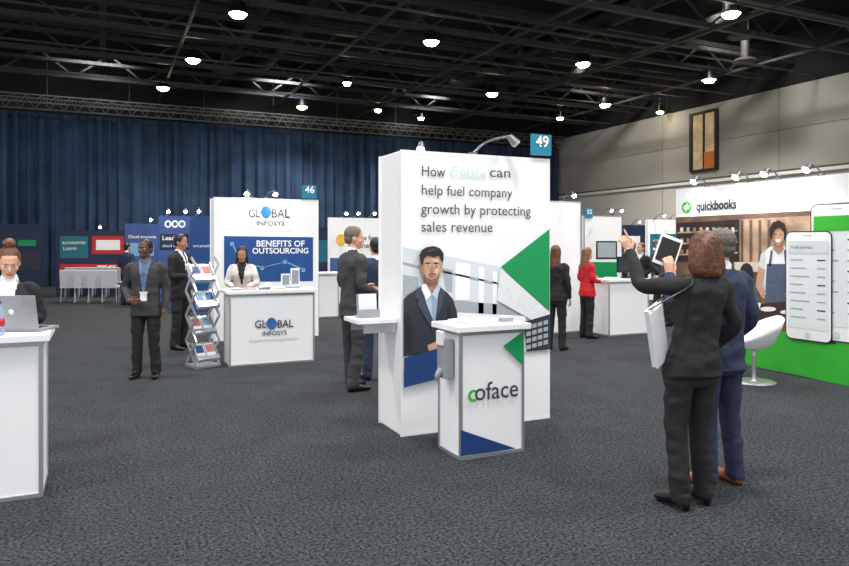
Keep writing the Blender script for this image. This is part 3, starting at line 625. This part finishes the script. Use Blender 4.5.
    Hd.tube([(0,.012,.03),(0,.004,-.02)],[.05,.05],skin,14)
    if style in('short','bun','bob','long'): Hd.ell((0,.016,.157),(.082,.101,.092),hair,24)
    if style=='short': Hd.ell((0,.05,.1),(.066,.058,.06),hair,16)
    if style=='bob':
        Hd.loft([ringz(z,rx,ry,0,cy,24,2.3) for z,rx,ry,cy in((-.055,.085,.055,.045),(-.03,.108,.08,.032),(.02,.118,.088,.028),(.08,.112,.093,.024),(.14,.1,.098,.018),(.2,.078,.08,.015),(.236,.05,.055,.012),(.252,.02,.02,.01))],hair)
    if style=='long':
        Hd.loft([ringz(z,rx,ry,0,cy,24,2.3) for z,rx,ry,cy in((-.17,.06,.03,.075),(-.12,.095,.045,.07),(-.04,.1,.052,.06),(.04,.092,.06,.045),(.12,.088,.08,.03),(.19,.078,.085,.02),(.235,.045,.05,.015),(.25,.02,.02,.01))],hair)
    if style=='bun': Hd.ell((0,.025,.272),(.05,.048,.042),hair,16); Hd.ell((0,.05,.13),(.066,.06,.08),hair,16)
    vs,fs,ms=remesh(Hd,.0055,2)
    if style in('bob','long'): 
        hi=set()
        for f,m in zip(fs,ms):
            if m==hair: hi.update(f)
        for i in hi:
            p=vs[i]; vs[i]=p+V((p.x,p.y-.02,0))*(.10*noise.noise(V((p.x*34,p.y*34,p.z*4)))+.05*noise.noise(V((p.x*80,p.y*80,p.z*8))))
    E=Geo()
    for sx in(-1,1):
        E.ell((sx*.031,-.078,.117),(.0145,.0125,.0078),EYW,12); E.ell((sx*.031,-.0865,.117),(.0062,.005,.0062),EYI,10); E.tube([(sx*.014,-.0945,.134),(sx*.03,-.094,.139),(sx*.047,-.082,.135)],[.003,.004,.0025],hair,6)
    cb=V((0,.012,.05)); hy,hp=head
    base=LN((headshift[0],-.004+headshift[1],1.75-.232))
    M=Matrix.Translation(base)@Matrix.Translation(cb)@Matrix.Rotation(math.radians(hy),4,'Z')@Matrix.Rotation(math.radians(hp),4,'X')@Matrix.Translation(-cb)
    push([M@v for v in vs],fs,ms)
    push([M@v for v in E.v],E.f,[E.mats[i] for i in E.m])
    for s in 'np':
        el,wr=LN(J['el'+s]),LN(J['wr'+s]); d=(wr-el).normalized(); nrm=V((1,-.2,0)) if s=='n' else V((-1,-.2,0)); cu=.35; pt=False
        if s in hands: 
            a=hands[s]; d=V(a[0]).normalized() if a[0] else d; nrm=V(a[1]); cu=a[2]; pt=len(a)>3
        nrm=(nrm-d*nrm.dot(d)).normalized(); x=nrm.cross(d)
        sc_=.92 if fem else 1.0; o=wr+(wr-el).normalized()*.012
        Mh=Matrix(((x.x,nrm.x,d.x,o.x),(x.y,nrm.y,d.y,o.y),(x.z,nrm.z,d.z,o.z),(0,0,0,1)))@Matrix.Scale(sc_,4)
        push(*hand(Mh,1 if s=='p' else -1,cu,skin,pt))
    yaw=-TH+math.radians(face); Wm=Matrix.Translation((pos.x,pos.y,0))@Matrix.Rotation(yaw,4,'Z')@Matrix.Scale(k,4)
    zmin=min(v.z for v in O.v)
    O.v=[Wm@(v-V((0,0,zmin))) for v in O.v]
    ob=O.build(name,origin=(pos.x,pos.y,0),smooth=True)
    return lambda p:Wm@(LN(p)-V((0,0,zmin))),ob
# woman pointing
fw,wob=figure('woman_pointing',floor_pt(692,503),196,1.75,True,lean=(-.17,-.02),top='black',leg='black',hair='brown',style='bob',head=(6,0),vneck=False,heels=True,vox=.009,
  j={'elp':(.28,-.25,1.40),'wrp':(.27,-.46,1.62),'eln':(-.26,.04,1.15),'wrn':(-.21,-.13,.94),'ann':(-.07,.02,.09),'anp':(.13,.06,.09),'knp':(.12,0,.5),'knn':(-.07,-.02,.5),'ton':(-.09,-.17,.03),'top':(.18,-.12,.03)},
  hands={'p':((.35,-.25,1),(-.3,-1,.1),.55,'point')})
g=Geo(); q=fw((.275,-.02,1.1)); M=Matrix.Translation(q)@Matrix.Rotation(-TH+math.radians(226),4,'Z')@Matrix.Rotation(math.radians(17),4,'Y')
g.box((0,0,0),(.19,.03,.38),PAPER,M); g.box((.01,.02,-.01),(.18,.008,.37),WHITE,M)
g.tube([M@V((-.07,0,.19)),fw((.2,-.06,1.38)),fw((.12,-.02,1.48)),fw((.14,.08,1.42)),M@V((.07,0,.19))],[(.004,.009)]*5,BLK,8)
g.build('document_folder',origin=q,bevel=.003)
fm_,mob=figure('man_in_navy_suit',floor_pt(719,484),200,1.78,top='navy',leg='navy',hair='grey',style='short',shoe=SHT,head=(12,0),vox=.0105,lean=(-.02,0),
  j={'eln':(-.23,.05,1.14),'wrn':(-.19,-.12,.95),'elp':(.24,-.17,1.24),'wrp':(.13,-.36,1.42),'ton':(-.1,-.2,.03),'top':(.17,-.18,.03)},hands={'p':((-.1,-.15,1),(-.3,-1,0),.7)})
g=Geo(); q=fm_((.09,-.44,1.58)); M=Matrix.Translation(q)@Matrix.Rotation(-TH+math.radians(180),4,'Z')@Matrix.Rotation(math.radians(12),4,'X')@Matrix.Rotation(math.radians(-22),4,'Y')
g.box((0,0,0.02),(.17,.009,.24),WHITE,M); g.box((0,.006,.02),(.145,.002,.19),BLK,M); g.box((0,-.006,.02),(.145,.002,.19),DG,M); g.build('tablet_computer',origin=q,bevel=.002)
figure('man_in_charcoal_suit',floor_pt(353,389.5),125,1.88,top='char',leg='char',hair='grey',style='short',head=(-20,6),vox=.0105,j={'elp':(.24,0,1.13),'wrp':(.18,-.24,1.08),'eln':(-.25,.03,1.13),'wrn':(-.2,-.2,1.02),'ann':(-.1,.06,.09),'anp':(.12,-.04,.09),'ton':(-.13,-.13,.03),'top':(.15,-.23,.03)})
figure('man_in_dark_jacket',floor_pt(376,379),200,1.76,top='navy',leg='navy',hair='black',vox=.014)
figure('man_with_lanyard',floor_pt(146,377.5),8,1.74,top='dgrey',leg='black',shirt='steel',skin='dark',hair='black',head=(-22,0),lanyard='blue',j={'eln':(-.26,.05,1.14),'wrn':(-.16,-.17,1.0)},hands={'n':((.8,-.5,-.1),(0,1,0),.5)})
figure('man_in_black_suit',floor_pt(180,349),75,1.84,top='black',leg='black',hair='black',skin='tan',tie='navy',head=(10,5),j={'eln':(-.24,-.02,1.13),'wrn':(-.18,-.25,1.12),'elp':(.23,-.02,1.13),'wrp':(.18,-.22,1.08)},vox=.013)
figure('woman_at_counter',at_depth(243,10.75),8,1.66,True,lean=(0,-.24),top='lace',leg='black',shirt='black',skin='tan',hair='black',style='long',head=(5,16),j={'elp':(.24,-.08,1.16),'wrp':(.12,-.27,1.1),'eln':(-.24,-.08,1.16),'wrn':(-.12,-.27,1.1)},hands={'p':((-.4,-1,-.1),(0,0,-1),.3),'n':((.4,-1,-.1),(0,0,-1),.3)},vox=.013)
figure('woman_with_laptop',at_depth(10,5.36),22,1.66,True,lean=(0,-.1),top='black',leg='black',shirt='white',hair='brown',style='bun',head=(12,20),vox=.009,j={'elp':(.22,-.02,1.17),'wrp':(.1,-.2,1.16),'eln':(-.22,-.02,1.17),'wrn':(-.1,-.2,1.16)},hands={'p':((-.2,-1,-.1),(0,0,-1),.3),'n':((.2,-1,-.1),(0,0,-1),.3)})
figure('woman_in_red',floor_pt(587,338),110,1.62,True,top='red',leg='black',hair='ginger',style='long',head=(0,5),vneck=False,bare=True,j={'elp':(.22,.02,1.14),'wrp':(.16,-.16,1.16),'eln':(-.22,.0,1.14),'wrn':(-.16,-.18,1.1)},vox=.014)
figure('woman_in_black',floor_pt(556,350),150,1.66,True,top='black',leg='black',hair='brown',style='long',vox=.014)
for nm,px,d,fc,h,tp,hr in(('visitor_in_navy',127,19.2,160,1.72,'navy','black'),('visitor_in_black',641,15.5,-60,1.72,'black','brown'),('visitor_in_charcoal',657,17,60,1.8,'char','grey'),('visitor_in_grey',668,14.3,-100,1.78,'dgrey','black'),('visitor_in_blue',395,16,20,1.75,'steel','brown'),('visitor_in_white',571,17,90,1.75,'black','black'),('visitor_in_dark_suit',628,19,30,1.76,'black','black')):
    figure(nm,at_depth(px,d),fc,h,top=tp,leg='black',hair=hr,vox=.017,j={'wrp':(.15,-.2,1.0),'wrn':(-.2,-.12,.92)})
# ---------------------------------------------------------------- camera
cam=bpy.data.cameras.new('camera'); co=bpy.data.objects.new('camera',cam); sc.collection.objects.link(co); sc.camera=co
co.location=(0,0,EYE); co.rotation_euler=(math.radians(90),0,-TH); cam.sensor_width=36; cam.lens=F/849*36; cam.shift_y=-38/849; cam.clip_end=200
